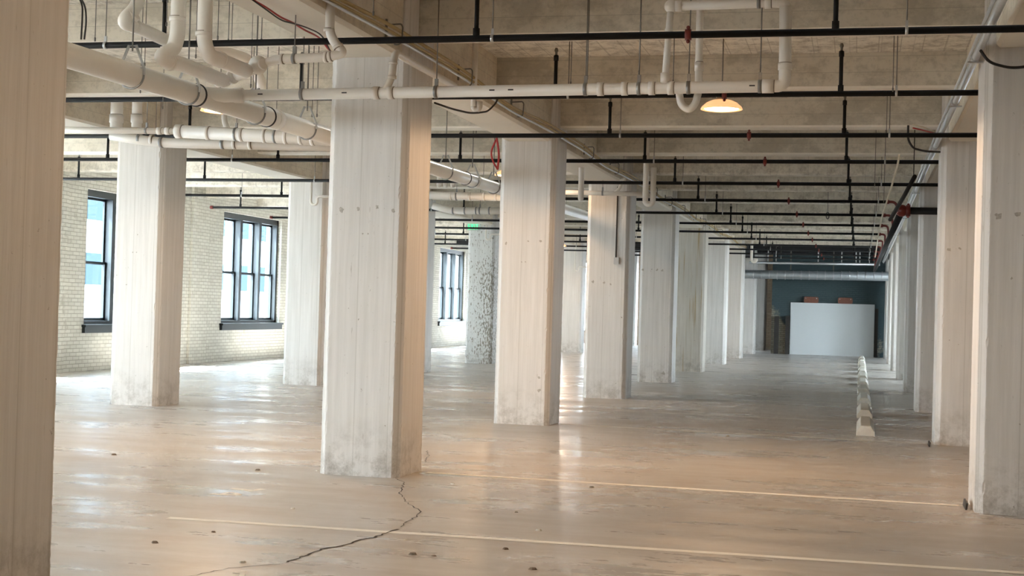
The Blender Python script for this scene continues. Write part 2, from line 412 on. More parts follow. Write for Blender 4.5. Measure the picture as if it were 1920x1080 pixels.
for a, b_ in FILL_REARW:
    w.box(x, a, REAR_Y-.3, REAR_Y, 0, SLAB); w.box(a, b_, REAR_Y-.3, REAR_Y, 0, .9); w.box(a, b_, REAR_Y-.3, REAR_Y, 3.7, SLAB); x = b_
w.box(x, RIGHT_X, REAR_Y-.3, REAR_Y, 0, SLAB)
struct('wall_rear', w, 'brick_white')
ENDW = [(-14.4, -10.9), (-9.1, -5.6)]
w = MB(); x = WALL_X-T
for a, b_ in ENDW:
    w.box(x, a, END_Y, END_Y+.3, 0, SLAB).box(a, b_, END_Y, END_Y+.3, 0, .5).box(a, b_, END_Y, END_Y+.3, 3.8, SLAB); x = b_
w.box(x, RIGHT_X, END_Y, END_Y+.3, 0, SLAB)
struct('wall_end', w, 'brick_brown')
for j, (a, b_) in enumerate(ENDW):
    t = tag(MB().box(a, a+.1, END_Y+.1, END_Y+.25, .5, 3.8).box(b_-.1, b_, END_Y+.1, END_Y+.25, .5, 3.8).box(a, b_, END_Y+.1, END_Y+.25, 3.68, 3.8).box(a, b_, END_Y+.1, END_Y+.25, .5, .6).box((a+b_)/2-.07, (a+b_)/2+.07, END_Y+.1, END_Y+.25, .5, 3.8).build('window_%d' % (len(WIN)+1+j), 'frame'), kind='structure')
struct('wall_far', MB().box(-3.42, RIGHT_X, FAR_Y, FAR_Y+.5, 0, SLAB), 'brick_teal')

# windows
def window(i, y0):
    t = thing('window_%d' % i, None, None, (WALL_X-.45, y0+WW/2, WZ0)); t['kind'] = 'structure'
    xf, xb = WALL_X-.10, WALL_X-.30
    f = MB(); jw = .11
    f.box(xb, xf, y0, y0+jw, WZ0, WZ1).box(xb, xf, y0+WW-jw, y0+WW, WZ0, WZ1).box(xb, xf, y0, y0+WW, WZ1-.14, WZ1).box(xb, xf, y0, y0+WW, WZ0, WZ0+.07)
    f.build('window_frame', 'frame', t)
    sw = (WW-2*jw-2*.14)/3
    for k in range(3):
        a = y0+jw+k*(sw+.14)
        if k < 2: MB().box(xb, xf+.02, a+sw, a+sw+.14, WZ0+.07, WZ1-.14).build('mullion', 'frame', t)
        zm = WZ0+(WZ1-WZ0)*.46
        for (z0, z1, xx) in ((WZ0+.07, zm+.03, xb+.06), (zm-.03, WZ1-.14, xb+.015)):
            s_ = MB().box(xx, xx+.04, a, a+.05, z0, z1).box(xx, xx+.04, a+sw-.05, a+sw, z0, z1).box(xx, xx+.04, a, a+sw, z0, z0+.06).box(xx, xx+.04, a, a+sw, z1-.05, z1).build('sash', 'frame', t)
            MB().box(xx+.015, xx+.022, a+.05, a+sw-.05, z0+.06, z1-.05).build('pane', 'glass', s_)
    MB().box(WALL_X-.30, WALL_X+.10, y0-.08, y0+WW+.08, WZ0-.05, WZ0).box(WALL_X+.0, WALL_X+.07, y0-.06, y0+WW+.06, WZ0-.17, WZ0-.05).build('window_sill', 'frame', t)
for i, y in enumerate(WIN): window(i+1, y)

# ------------------------------------------------------------------ columns
def column_mesh(seed, w_=COLW, top=SLAB, ch=.062):
    rnd = random.Random(seed); b_ = MB(); n = 150; V = []; h = w_/2; e = .012
    cor = [(-h+ch, -h), (h-ch, -h), (h, -h+ch), (h, h-ch), (h-ch, h), (-h+ch, h), (-h, h-ch), (-h, -h+ch)]
    prof = []                                   # every arris gets a narrow strip on either side, so chips stay at the arris
    for k in range(8):
        p = Vector(cor[k]); a = (Vector(cor[k-1])-p).normalized(); c = (Vector(cor[(k+1) % 8])-p).normalized()
        prof += [(p+a*e, False), (p, True), (p+c*e, False)]
    m_ = len(prof); run = [0]*8
    for i in range(n+1):
        z = top*i/n
        for k, (p, arris) in enumerate(prof):
            j = 0
            if arris and 0 < i < n:
                q = k//3
                if run[q] > 0: run[q] -= 1; j = -rnd.uniform(.004, .011)
                elif rnd.random() < .035: run[q] = rnd.randint(0, 3); j = -rnd.uniform(.003, .008)
                else: j = -abs(rnd.gauss(0, .0012))
            s_ = 1+j/h; V.append((p.x*s_, p.y*s_, z))
    F_ = []
    for i in range(n):
        for k in range(m_):
            k2 = (k+1) % m_; F_.append((i*m_+k, i*m_+k2, (i+1)*m_+k2, (i+1)*m_+k))
    F_ += [tuple(range(m_))[::-1], tuple(n*m_+k for k in range(m_))]
    b_.add(V, F_); return b_
protos = {}
def column(x, y, label, group, seed=0, m_='column'):
    key = (seed % 4, m_)
    if key not in protos:
        o = column_mesh(key[0]+3).build('concrete_column', m_, origin=(0, 0, 0)); protos[key] = o
    else:
        o = protos[key].copy(); scene.collection.objects.link(o)
    o.location = (x, y, 0); WL[o.name] = Vector((x, y, 0)); return tag(o, label, 'column', group)
g1 = 'concrete columns along the left side of the aisle'
lab1 = ['tan concrete column at the left edge of the photo, black scuffs near its base', 'widest whole concrete column, left of centre, with four pock marks on its face',
        'beige concrete column directly behind the widest one, hit by lamp light', 'concrete column carrying a thin conduit and switch box', 'smooth pale column right behind the one with the switch box',
        'concrete column with yellowish rust streaks down its face', 'pale column just behind the streaked column', 'second pale column behind the streaked column',
        'third pale column behind the streaked column, before the white panel', 'last far column beside the brown brick wall left of the white panel']
for i in range(-1, 9):
    column(ROW1, Y0+i*BAY, lab1[i+1], g1, i, 'column_streaked' if i == 4 else 'column')
labR = ['big grey column at the right edge of the photo, nearest to the camera', 'orange lit concrete column next behind the big right-edge one', 'third column of the right row, dark stains low on its face',
        'fourth column of the right row', 'fifth column of the right row', 'sixth column of the right row', 'seventh column of the right row, beside the last wheel stops', 'farthest column of the right row, beside the white panel']
for i in range(0, 8): column(ROWR, Y0+i*BAY, labR[i], 'concrete columns along the right side of the aisle', i+1)
lab2 = {1: 'white and tan concrete column between the two left windows, under the low drain pipes', 2: 'pale column right of the triple window, a small trap pipe at its top', 3: 'pale column mostly hidden behind the widest column',
        4: 'column with badly peeling paint under the green exit sign', 5: 'column of the window-side row hidden behind the beige lamp-lit column', 6: 'bluish white far column seen left of the column with the switch box',
        7: 'second last column of the window-side row', 8: 'last column of the window-side row'}
for i in range(1, 9): column(ROW2, Y0+i*BAY, lab2[i], 'concrete columns of the row nearest the windows', i+2, 'column_peeled' if i == 4 else 'column')

def pock(i_row, x0, yf, px, py, rad):
    a = at(px, py, Y=yf); rr_ = random.Random(px); mb = MB(); n = 9; V = []
    col_ = next(o for o in bpy.data.objects if o.get('category') == 'column' and abs(o.location.x-x0) < .01 and abs(o.location.y-COLW/2-yf) < .01)
    for j in range(n):
        an = 2*math.pi*j/n; q = rad*rr_.uniform(.4, 1.05); V.append((a.x+math.cos(an)*q, yf-.0035, a.z+math.sin(an)*q))
    V += [(v_[0]+(v_[0]-a.x)*.15, yf+.004, v_[2]+(v_[2]-a.z)*.15) for v_ in V]
    mb.add(V, [tuple(range(n))]+[(j, n+j, n+(j+1) % n, (j+1) % n) for j in range(n)])
    mb.build('pock_mark', 'pock', col_)
M['pock'] = simple('chipped_concrete', (.44, .40, .345), .9, n=.5, nscale=60, bumpy=.8)
YF = Y0-COLW/2
for px, py, rad in ((641, 393, .030), (672, 391, .022), (707, 388, .020), (737, 394, .024), (680, 438, .008), (690, 438, .009)): pock('1', ROW1, YF, px, py, rad)
for px, py, rad in ((949, 456, .022), (990, 452, .016), (1014, 452, .022), (978, 491, .010), (985, 491, .013), (1010, 732, .03), (1011, 708, .025)): pock('1', ROW1, YF+BAY, px, py, rad)
for px, py, rad in ((1205, 506, .03), (1222, 505, .02), (1232, 506, .03), (1242, 507, .035), (1243, 700, .05)): pock('1', ROW1, YF+3*BAY, px, py, rad)
for px, py, rad in ((1112, 528, .03), (1133, 530, .025), (1145, 533, .02)): pock('1', ROW1, YF+2*BAY, px, py, rad)
for px, py, rad in ((1871, 405, .035), (1909, 402, .03), (1897, 522, .012)): pock('R', ROWR, YF, px, py, rad)
for px, py, rad in ((1779, 468, .028), (1800, 466, .022), (1780, 638, .012), (1801, 395, .010)): pock('R', ROWR, YF+BAY, px, py, rad)
for px, py, rad in ((249, 473, .012), (256, 473, .012), (258, 440, .012)): pock('2', ROW2, YF+BAY, px, py, rad)

# ------------------------------------------------------------------ girders (run away from the camera) and cross beams
def gird(x, wd, name_, zb=GIRD_Z, start=-1, endi=8):
    for i in range(start, endi+1):
        a = Y0+(i-1)*BAY+COLW/2 if i > start else REAR_Y; b_ = Y0+i*BAY-COLW/2
        if i > 7: b_ = min(b_, FAR_Y-.1)
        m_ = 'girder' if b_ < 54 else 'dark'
        MBo = MB(); c = .03
        MBo.prism([(x-wd/2, zb+c), (x-wd/2+c, zb), (x+wd/2-c, zb), (x+wd/2, zb+c), (x+wd/2, SLAB), (x-wd/2, SLAB)], 'Y', a, b_)
        far = ORD[i-start]
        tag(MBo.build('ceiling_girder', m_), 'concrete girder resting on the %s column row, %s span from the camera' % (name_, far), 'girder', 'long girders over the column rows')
gird(ROW1, .60, 'left aisle'); gird(ROWR, .60, 'right', start=0); gird(ROW2, .60, 'window-side', start=1)

BW = .31
bays = [('between aisle columns', ROW1, ROWR), ('in the middle bay', ROW2, ROW1), ('over the window bay', None, ROW2), ('right of the right column row', ROWR, None)]
for nm, xa, xb in bays:
    cnt = 0
    for k in range(-3, 15):
        yc = Y0+k*BAY/2
        hw = COLW/2 if k % 2 == 0 else .30
        x0 = WALL_X if xa is None else xa+hw; x1 = RIGHT_X if xb is None else xb-hw
        if xb is None and k > 2 and False: continue
        c = .025
        if nm.startswith('right') and k < -1: continue
        p = MB().prism([(yc-BW/2, BEAM_Z+c), (yc-BW/2+c, BEAM_Z), (yc+BW/2-c, BEAM_Z), (yc+BW/2, BEAM_Z+c), (yc+BW/2, SLAB), (yc-BW/2, SLAB)], 'X', x0, x1)
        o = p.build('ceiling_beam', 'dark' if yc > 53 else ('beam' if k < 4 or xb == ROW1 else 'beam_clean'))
        if k >= -1:
            lab = 'board-marked concrete cross beam %s, %s counted from the camera' % (nm, ORD[cnt]); cnt += 1
        else: lab = 'board-marked concrete cross beam %s, behind the camera' % nm
        tag(o, lab, 'beam', 'cross beams under the slab '+nm)
for k in (15, 16):
    yc = Y0+k*BAY/2
    if yc < END_Y-.3 and k == 15: pass

# ------------------------------------------------------------------ sprinkler lines
PZ = 3.62
PY = [10.50, 13.42, 16.50, 19.33, 22.6, 25.98, 29.4, 32.74, 36.08, 39.2, 42.5, 45.6, 48.8, 51.9]
SPR = [-13.8, -11.15, -8.37, -5.58, -2.93, -0.22]
HNG = [-12.0, -9.1, -6.11, -2.80, 0.28]
place = ['at the window wall', 'over the window bay', 'in the middle bay near the windows', 'just left of the aisle columns', 'over the left half of the aisle', 'over the right half of the aisle']
for n_, Y in enumerate(PY):
    xr = RIGHT_X-1 if n_ < 5 else .47
    t = thing('sprinkler_pipe', 'black sprinkler pipe across the hall, %s counted from the camera' % ORD[n_], 'pipe', ((WALL_X+xr)/2, Y, PZ), 'black sprinkler pipes crossing under the beams')
    MB().tube([(WALL_X+1.0, Y, PZ), (xr, Y, PZ)], .027, 14).build('pipe_run', 'iron', t)
    MB().ring((WALL_X+1.0, Y, PZ), (1, 0, 0), .026, .07, .012).build('end_cap', 'red', t)
    for j, X in enumerate(SPR):
        if j == 0: X = -13.6
        o = MB().tube([(X, Y, PZ+.01), (X, Y, 4.02)], .0185, 10).ring((X, Y, PZ+.05), (0, 0, 1), .0185, .06, .008).ring((X, Y, 3.99), (0, 0, 1), .0185, .05, .006).build('riser', 'iron', t)
        MB().tube([(X, Y, 4.02), (X, Y, 4.045), (X, Y, 4.065), (X, Y, 4.09)], [.012, .012, .02, .012], 8).build('sprinkler_head', 'rod', o)
    cps = [-1.29]
    for X in cps:
        MB().ring((X, Y, PZ), (1, 0, 0), .026, .045, .016, 18).sphere((X, Y-.01, PZ+.052), .015, 8, 6).sphere((X, Y-.01, PZ-.052), .015, 8, 6).build('red_coupling', 'red', t)
    for j, X in enumerate(HNG):
        h = thing('pipe_hanger', 'steel rod and ring holding the %s sprinkler pipe %s' % (ORD[n_], ['by the window wall', 'over the window bay', 'in the middle bay', 'by the left aisle columns', 'near the right column row'][j]), 'pipe hanger', (X, Y, PZ-.03), 'rod hangers of the sprinkler pipes')
        MB().tube([(X, Y, PZ+.07), (X, Y, SLAB)], .005, 6).build('rod', 'rod', h)
        MB().ring((X, Y, PZ), (1, 0, 0), .0275, .022, .004, 16).box(X-.01, X+.01, Y-.008, Y+.008, PZ+.03, PZ+.075).build('ring', 'zinc', h)

# main feed pipe on the right with its red elbows
t = thing('sprinkler_main', 'thick black feed pipe along the right columns with a red tee', 'pipe', (.62, 24.2, 3.36))
p0, p1 = at(1691, 395, Y=24.2), at(1640, 507, Y=52.5)
MB().tube([p0, p1], .058, 16).build('pipe_run', 'iron', t)
MB().tube([p0+Vector((.05, 0, 0)), p0+Vector((5.5, 0, -.02))], .06, 16).build('cross_pipe', 'iron', t)
MB().sphere(p0, .10, 16, 10).ring(p0+Vector((.10, 0, 0)), (1, 0, 0), .07, .07, .028, 20).ring(p0+Vector((0, .12, 0)), (0, 1, 0), .06, .06, .028, 20).sphere(p0+Vector((.1, -.02, .10)), .022, 8, 6).sphere(p0+Vector((.1, -.02, -.10)), .022, 8, 6).build('red_tee', 'red', t)
for n_, Y in enumerate(PY[5:]):
    s_ = (Y-p0.y)/(p1.y-p0.y); c_ = p0.lerp(p1, max(0, min(1, s_)))
    a = Vector((.47, Y, PZ))
    MB().tube([a-Vector((.06, 0, 0)), a+Vector((.10, 0, 0)), (c_.x-.01, Y, (PZ+c_.z)/2+.02), (c_.x, Y, c_.z)], .024, 12, fillet=.07).ring(a-Vector((.03, 0, 0)), (1, 0, 0), .026, .05, .012).build('red_elbow', 'red', t)
tag(MB().tube([at(1715, 331, Y=20.0), at(1695, 368, Y=21.0), at(1669, 412, Y=22.0)], .03, 10).tube([at(1713, 334, Y=20.05), (at(1713, 334, Y=20.05).x, 20.05, SLAB)], .006, 6).build('drop_pipe', 'iron'), 'short black pipe slanting past the red tee near the right columns', 'pipe')
tag(MB().tube([at(1686, 290, Y=19.0), at(1683, 310, Y=19.2), at(1671, 352, Y=21), at(1655, 402, Y=25), at(1647, 440, Y=30), at(1641, 482, Y=37)], .014, 8, fillet=.4).build('pale_rope', 'rope'), 'pale rope drooping beside the red tee along the right columns', 'rope')

# ------------------------------------------------------------------ pvc drain pipes
def band(t, p, axis, r, w=.05, m_='pvc', nm='coupling', th=.007, line=True):
    o = MB().ring(p, axis, r, w, th, 28).build(nm, m_, t)
    if line and m_ == 'pvc' and w > .02:
        a_ = Vector(axis).normalized(); MB().ring(Vector(p)+a_*(w/2+.002), axis, r, .006, .0025, 28).build('joint_line', 'joint', o)  # dark ring colours in the shadow line at the coupling edge
    return o
def clevis(p, r, label, top=SLAB, axis=(0, 1, 0), group='clevis hangers of the drain pipes'):
    """hanger with a triangular yoke over the pipe; the pipe runs along axis"""
    p = Vector(p); t = thing('clevis_hanger', label, 'pipe hanger', (p.x, p.y, p.z-r-.01), group)
    a = Vector(axis).normalized(); sd_ = Vector((a.y, -a.x, 0))
    MB().tube([p+Vector((0, 0, r+.09)), (p.x, p.y, top)], .007, 6).build('rod', 'rod', t)
    pts = [p+sd_*(r+.012)*math.cos(q)+Vector((0, 0, (r+.012)*math.sin(q))) for q in [R(x) for x in range(180, 361, 15)]]
    MB().tube(pts, .008, 8).build('strap', 'band', t)
    l_, r_ = p+sd_*(r+.012), p-sd_*(r+.012)
    tp = p+Vector((0, 0, r+.13)); s1 = sd_*.03
    MB().tube([l_, l_+Vector((0, 0, r*.55)), tp+s1, tp-s1, r_+Vector((0, 0, r*.55)), r_], .011, 8).tube([l_+Vector((0, 0, r*.6)), r_+Vector((0, 0, r*.6))], .005, 6).build('yoke', 'zinc', t)
    return t
def loop_hanger(p, r, label, top=SLAB, axis=(1, 0, 0)):
    p = Vector(p); t = thing('loop_hanger', label, 'pipe hanger', (p.x, p.y, p.z-r-.01), 'loop hangers of the drain pipes')
    MB().tube([p+Vector((0, 0, r+.05)), (p.x, p.y, top)], .005, 6).build('rod', 'rod', t)
    MB().ring(p, axis, r, .03, .005, 24).box(p.x-.013, p.x+.013, p.y-.012, p.y+.012, p.z+r, p.z+r+.06).build('loop', 'band', t)
    return t

# big diagonal main: runs away from the camera beside the left aisle columns
BX = -5.28
big0, big1 = at(128, 104, X=BX), at(1066, 394, X=BX)
bd = (big1-big0).normalized(); BR = .088
def bigp(px):           # the point on the main seen at column px of the photo
    lo, hi = 0.0, 1.0
    for _ in range(40):
        md = (lo+hi)/2; q = big0.lerp(big1, md)-CAM; x = 960+F_PX*q.dot(RT)/q.dot(FW)
        if x < px: lo = md
        else: hi = md
    return big0.lerp(big1, lo)
t = thing('main_drain_pipe', 'thickest white drain pipe slanting past the left aisle columns', 'pipe', big0)
MB().tube([big0-bd*2.5, big1+bd*7], BR, 28).build('pipe_run', 'pvc', t)
for px, w_, m_ in ((368, .018, 'blackrubber'), (500, .018, 'blackrubber'), (872, .018, 'blackrubber'), (300, .0, ''), (515, .10, 'pvc'), (700, .12, 'pvc'), (890, .1, 'pvc')):
    if m_: band(t, bigp(px), bd, BR, w_, m_, 'rubber_band' if m_ != 'pvc' else 'coupling', .008)
for i_, px in enumerate((247, 352, 478, 575, 835, 885, 925)):
    wh = ['nearest the camera at top left', 'over the black rubber band at left', 'right of the branch fitting', 'just before the widest column', 'just right of the widest column', 'second right of the widest column', 'beside the beige lamp-lit column'][i_]
    clevis(bigp(px), BR, 'yoke hanger on the thick drain pipe, '+wh, axis=tuple(bd))

# branch across the front of the widest column
BY, r2 = 11.0, .047
a, b_, = at(441, 179, Y=BY), at(1432, 162, Y=BY)
t = thing('branch_drain_pipe', 'long white drain pipe crossing in front of the widest column', 'pipe', a)
up0 = at(1472, 130, Y=BY); up1 = at(1473, 12, Y=BY)
ll = at(1258, 12, Y=BY)
st = bigp(366)
MB().tube([a, b_, Vector((up0.x, BY, b_.z)), up0, up1], r2, 20, fillet=.13, steps=8).build('pipe_run', 'pvc', t)
tag(MB().tube([st, st.lerp(a, .6), a+Vector((.05, 0, 0))], [.068, .062, .055], 20).ring(a+Vector((.03, 0, 0)), (1, 0, 0), .05, .07, .014).build('wye_fitting', 'pvc', t))
for px, w_ in ((706, .05), (733, .05), (1126, .05), (1171, .05), (1222, .05), (1258, .05), (1440, .09)):
    q = at(px, 179-(px-441)*.0172, Y=BY); band(t, q, (1, 0, 0), r2, w_)
band(t, at(1472, 125, Y=BY), (0, 0, 1), r2, .05)
for px in (492, 649, 925, 960, 1411):
    q = at(px, 179-(px-441)*.0172, Y=BY); MB().box(q.x-.022, q.x+.022, BY-r2-.0015, BY-r2+.01, q.z-.005, q.z+.005).build('print_mark', 'blackrubber', t)
# riser loop over the right end of the branch
rr = .036
MB().tube([Vector((up1.x, BY, up1.z))-Vector((0, 0, .05)), up1+Vector((0, 0, .02)), Vector((up1.x-.1, BY, up1.z+.03)), ll], rr, 18, fillet=.08).build('upper_pipe', 'pvc', t)
MB().sphere(ll, .052, 18, 12).ring(ll+Vector((.06, 0, 0)), (1, 0, 0), rr, .05).build('ball_elbow', 'pvc', t)
lb = at(1246, 158, Y=BY)
MB().tube([ll, lb], .027, 16).ring(ll.lerp(lb, .33), (0, 0, 1), .027, .05).ring(ll.lerp(lb, .93), (0, 0, 1), .03, .09).build('vent_riser', 'pvc', t)
band(t, at(1440, 6, Y=BY), (1, 0, 0), rr, .05)
# swan neck rising from the branch in front of the column
q0, q1, q2, q3 = at(722, 170, Y=BY), at(735, 145, Y=BY), at(737, 118, Y=BY), at(742, 98, Y=BY+.05)
MB().tube([at(708, 176, Y=BY), q0, q1, q2, q3, at(760, 110, X=q3.x), at(852, 161, X=q3.x)], .031, 16, fillet=.10).ring(q2, (0, 0, 1), .031, .02, .006).ring(q1, (0, 0, 1), .031, .03, .006).build('swan_neck', 'pvc', t)
for px, w_ in ((567, 'left of the widest column'), (818, 'just right of the widest column'), (1098, 'over the beige lamp-lit column'), (1198, 'left of the riser pair'), (1291, 'between the risers above the lamp'), (1425, 'at its right end elbow')):
    loop_hanger(at(px, 179-(px-441)*.0172, Y=BY), r2, 'loop hanger on the long white pipe, '+w_)
loop_hanger(at(1423, 6, Y=BY), rr, 'loop hanger on the short upper pipe at the top edge')
# trap next to the lamp, dropping behind the branch
TY = 11.35
a0, a1 = at(1313, 0, Y=TY), at(1309, 175, Y=TY)
c0 = at(1304, 195, Y=TY); c1 = at(1292, 207, Y=TY); c2 = at(1277, 197, Y=TY); c3 = at(1274, 178, Y=TY)
t = thing('p_trap', 'white riser with a u-bend hanging beside the glowing lamp', 'pipe', c1)
MB().tube([(a0.x, TY, SLAB), a1], .030, 16).build('riser', 'pvc', t)
MB().tube([a1, c0, c1, c2, c3, c3+Vector((0, -.1, .06))], .030, 16, fillet=.05).build('bend', 'pvc', t)
band(t, at(1311, 125, Y=TY), (0, 0, 1), .030, .07)

# three risers at top left that drop in front of the first black pipe
def riser(name, label, pts, r, bands=(), hang=None):
    t = thing(name, label, 'pipe', pts[0])
    MB().tube(pts, r, 22, fillet=.13, steps=8).build('pipe_run', 'pvc', t)
    for (p, ax) in bands: band(t, p, ax, r, .03, th=.006, line=abs(Vector(ax).normalized().z) > .95)
    return t
RY = 9.5
def along(px, py, ref): return at(px, py, X=ref.x)
e1 = at(333, 70, Y=RY); e2 = at(296, 108, Y=RY-.25)
riser('drain_riser', 'white drain riser with an elbow, left of the pair at top left', [(e1.x, RY, SLAB), e1+Vector((0, 0, .02)), at(326, 92, Y=RY), e2, along(345, 122, e2), along(418, 151, e2)], .056,
      [(at(333, 36, Y=RY), (0, 0, 1)), (at(309, 102, Y=RY-.15), (1, .5, .4)), (along(315, 116, e2)+Vector((0, .02, 0)), (0, 1, 0))])
f1 = at(383, 80, Y=RY)
riser('drain_riser', 'white drain riser with an elbow, right of the pair at top left', [(f1.x, RY, SLAB), f1, at(392, 105, Y=RY), along(420, 116, at(396, 108, Y=RY+.05)), along(462, 133, at(396, 108, Y=RY+.05))], .056,
      [(at(382, 64, Y=RY), (0, 0, 1)), (along(413, 112, at(396, 108, Y=RY+.05)), (0, 1, -.05))])
g1_ = at(262, 8, Y=RY+.2); g2 = at(226, 42, Y=RY)
riser('drain_riser', 'white drain elbow at the top left corner beside the tan column', [(g1_.x+.02, RY+.2, SLAB), g1_, g2, along(255, 50, g2), along(325, 82, g2)], .050,
      [(at(250, 28, Y=RY+.1), (1, 0, .8)), (along(252, 49, g2), (0, 1, 0))])
# wye cluster
WY = 10.15
j1 = at(430, 147, Y=WY+1.2); j0 = at(455, 134, Y=WY+.6)
t = thing('collector_pipe', 'white collector pipe with wye fittings between the two left risers', 'pipe', j1)
MB().tube([at(408, 156, Y=WY+1.4), j1, j0, at(482, 124, Y=WY+.1), at(520, 111, Y=WY), at(600, 108, Y=WY), at(624, 105, Y=WY), at(646, 99, Y=WY), at(630, 84, Y=WY), at(618, 62, Y=WY), Vector((at(618, 62, Y=WY).x, WY, SLAB))], [.058]+[.05]*0 if False else .036, 18, fillet=.06).build('pipe_run', 'pvc', t)
MB().tube([at(418, 153, Y=WY+1.2), at(478, 126, Y=WY+.1)], .052, 20).build('wye_fitting', 'pvc', t)
MB().sphere(at(484, 122, Y=WY+.1), .075, 16, 10).build('wye_bulb', 'pvc', t)
for px, py, ax in ((421, 150, (1, -.6, .2)), (436, 144, (1, -.6, .2)), (464, 131, (1, -.6, .2)), (493, 120, (1, -.5, .2)), (529, 111, (1, 0, 0)), (611, 107, (1, 0, 0)), (619, 106, (1, 0, .1)), (634, 88, (.5, 0, -1)), (617, 57, (0, 0, 1))):
    band(t, at(px, py, Y=WY+(.6 if px < 470 else 0)), ax, .037 if px > 480 else .053, .022, th=.006, line=px > 500)
loop_hanger(at(552, 110, Y=WY), .036, 'loop hanger on the collector pipe left of the widest column')
t = thing('rear_drain_pipe', 'white pipe tucked behind the two left risers, near the ceiling', 'pipe', at(470, 100, Y=13.0))
MB().tube([at(300, 60, Y=12.8), at(470, 112, Y=14.2), at(492, 160, Y=14.3), at(492, 175, Y=14.3)], .06, 18, fillet=.15).build('pipe_run', 'pvc', t)


# low pipes crossing in front of the column between the two left windows
LY = 15.95
t = thing('low_drain_pipe', 'white cross pipe widening to the right, hung above the left window column', 'pipe', at(330, 248, Y=LY))
l0, l1, l2 = at(60, 243, Y=LY), at(330, 246, Y=LY), at(700, 266, Y=LY)
MB().tube([l0, l1], .040, 16).build('thin_run', 'pvc', t)
MB().tube([l1, l2], .080, 22).build('wide_run', 'pvc', t)
for px, w_ in ((337, .09), (392, .05), (456, .05), (500, .04), (540, .04), (568, .04), (590, .04)): band(t, l1.lerp(l2, (px-330)/370), (1, 0, 0), .080, w_)
for px in (300, 315): band(t, l0.lerp(l1, (px-60)/270), (1, 0, 0), .040, .06)
for px, py, wh in ((275, 245, 'on its thin end'), (443, 252, 'near its middle'), (517, 256, 'at its right end')):
    loop_hanger(at(px, py, Y=LY), .040 if px < 330 else .080, 'loop hanger on the low white cross pipe, '+wh)
t = thing('low_drain_pipe', 'white cross pipe tucked behind and below the widening one', 'pipe', at(330, 266, Y=16.25))
MB().tube([at(208, 254, Y=16.2), at(300, 268, Y=16.25), at(700, 276, Y=16.25)], .062, 20, fillet=.3).build('pipe_run', 'pvc', t)
for px in (238, 262, 285, 303, 418, 440, 470): band(t, at(px, 258+(px-238)*.09 if px < 300 else 267+(px-300)*.02, Y=16.23), (1, 0, 0), .062, .035, 'band' if px in (262, 303, 418) else 'pvc')
for (px, w_) in ((218, 'left'), (256, 'right')):
    a = at(px, 236, Y=16.1); t = thing('drain_drop', 'short white drop pipe into the low cross pipes, %s of the two' % w_, 'pipe', a)
    MB().tube([(a.x, 16.1, a.z-.02), (a.x, 16.1, SLAB)], .078 if px == 218 else .064, 18).build('pipe_run', 'pvc', t)
    band(t, (a.x, 16.1, a.z+.09), (0, 0, 1), .078 if px == 218 else .064, .1, th=.01)
a = at(421, 225, Y=16.15); t = thing('drain_drop', 'small white elbow dropping to the widening pipe beside the left glow', 'pipe', a)
MB().tube([(a.x, 16.15, SLAB), at(420, 228, Y=16.15), at(430, 248, Y=LY+.1)], .035, 14, fillet=.1).build('pipe_run', 'pvc', t)

# pipes of the bays farther back
t = thing('far_cross_pipe', 'warm lit white cross pipe seen between the widest and beige columns', 'pipe', at(870, 369, Y=25.5))
MB().tube([at(728, 364, Y=25.5), at(1000, 371, Y=25.5)], .073, 20).build('pipe_run', 'pvc', t)
for px in (845, 853, 881, 908, 930): band(t, at(px, 367.5+(px-845)*.02, Y=25.5), (1, 0, 0), .073, .04)
t = thing('far_cross_pipe', 'grey white cross pipe just below the warm lit one', 'pipe', at(870, 395, Y=28.85))
MB().tube([at(812, 386, Y=28.85), at(848, 395, Y=28.85), at(1010, 396, Y=28.85)], .075, 20, fillet=.3).build('pipe_run', 'pvc', t)
for px in (850, 872, 893, 918): band(t, at(px, 395, Y=28.85), (1, 0, 0), .075, .03, 'band')
t = thing('far_cross_pipe', 'warm white cross pipe seen right of the beige column', 'pipe', at(1078, 434, Y=40.5))
MB().tube([at(960, 431, Y=40.5), at(1110, 435, Y=40.5)], .08, 18).build('pipe_run', 'pvc', t)
for px in (812+14, 828): 
    pass
for px, wh in ((823, 'left'), (835, 'middle'), (849, 'right')):
    a = at(px, 348, Y=27.0); tag(MB().tube([(a.x, 27.0, a.z), (a.x, 27.0, SLAB)], .05, 14).sphere(a, .05, 12, 8).build('drain_drop', 'pvc'), 'white drop pipe above the warm cross pipe, %s of three' % wh, 'pipe')
t = thing('far_cross_pipe', 'thin white pipe crossing the column with the switch box', 'pipe', at(1150, 362, Y=23.7))
MB().tube([at(1060, 360.5, Y=23.7), at(1215, 364, Y=23.7)], .040, 16).build('pipe_run', 'pvc', t)
MB().tube([at(1152, 361, Y=23.7), at(1163, 352, Y=23.7), at(1165, 338, Y=23.7), Vector((-3.93, 23.7, 3.80)), Vector((-3.93, 23.7, SLAB))], .028, 14, fillet=.06).build('elbow', 'pvc', t)
loop_hanger(at(1130, 362, Y=23.7), .040, 'loop hanger on the thin pipe at the switch box column', top=GIRD_Z+.2)
def utrap(label, px, w_px, ytop, ybot, Y, r):
    a = at(px, ybot, Y=Y); b2 = at(px+w_px, ybot, Y=Y)
    t = thing('p_trap', label, 'pipe', (a.x, Y, a.z-.05))
    h_ = (b2.x-a.x)
    pts = [Vector((a.x, Y, SLAB)), Vector((a.x, Y, a.z))]
    arc = [Vector(((a.x+b2.x)/2-h_/2*math.cos(q), Y, a.z-h_/2*math.sin(q))) for q in [R(x) for x in range(20, 181, 20)]]
    MB().tube(pts, r, 14).build('riser', 'pvc', t); MB().tube([pts[-1]]+arc+[arc[-1]+Vector((0, 0, ytop))], r, 14).build('bend', 'pvc', t); return t
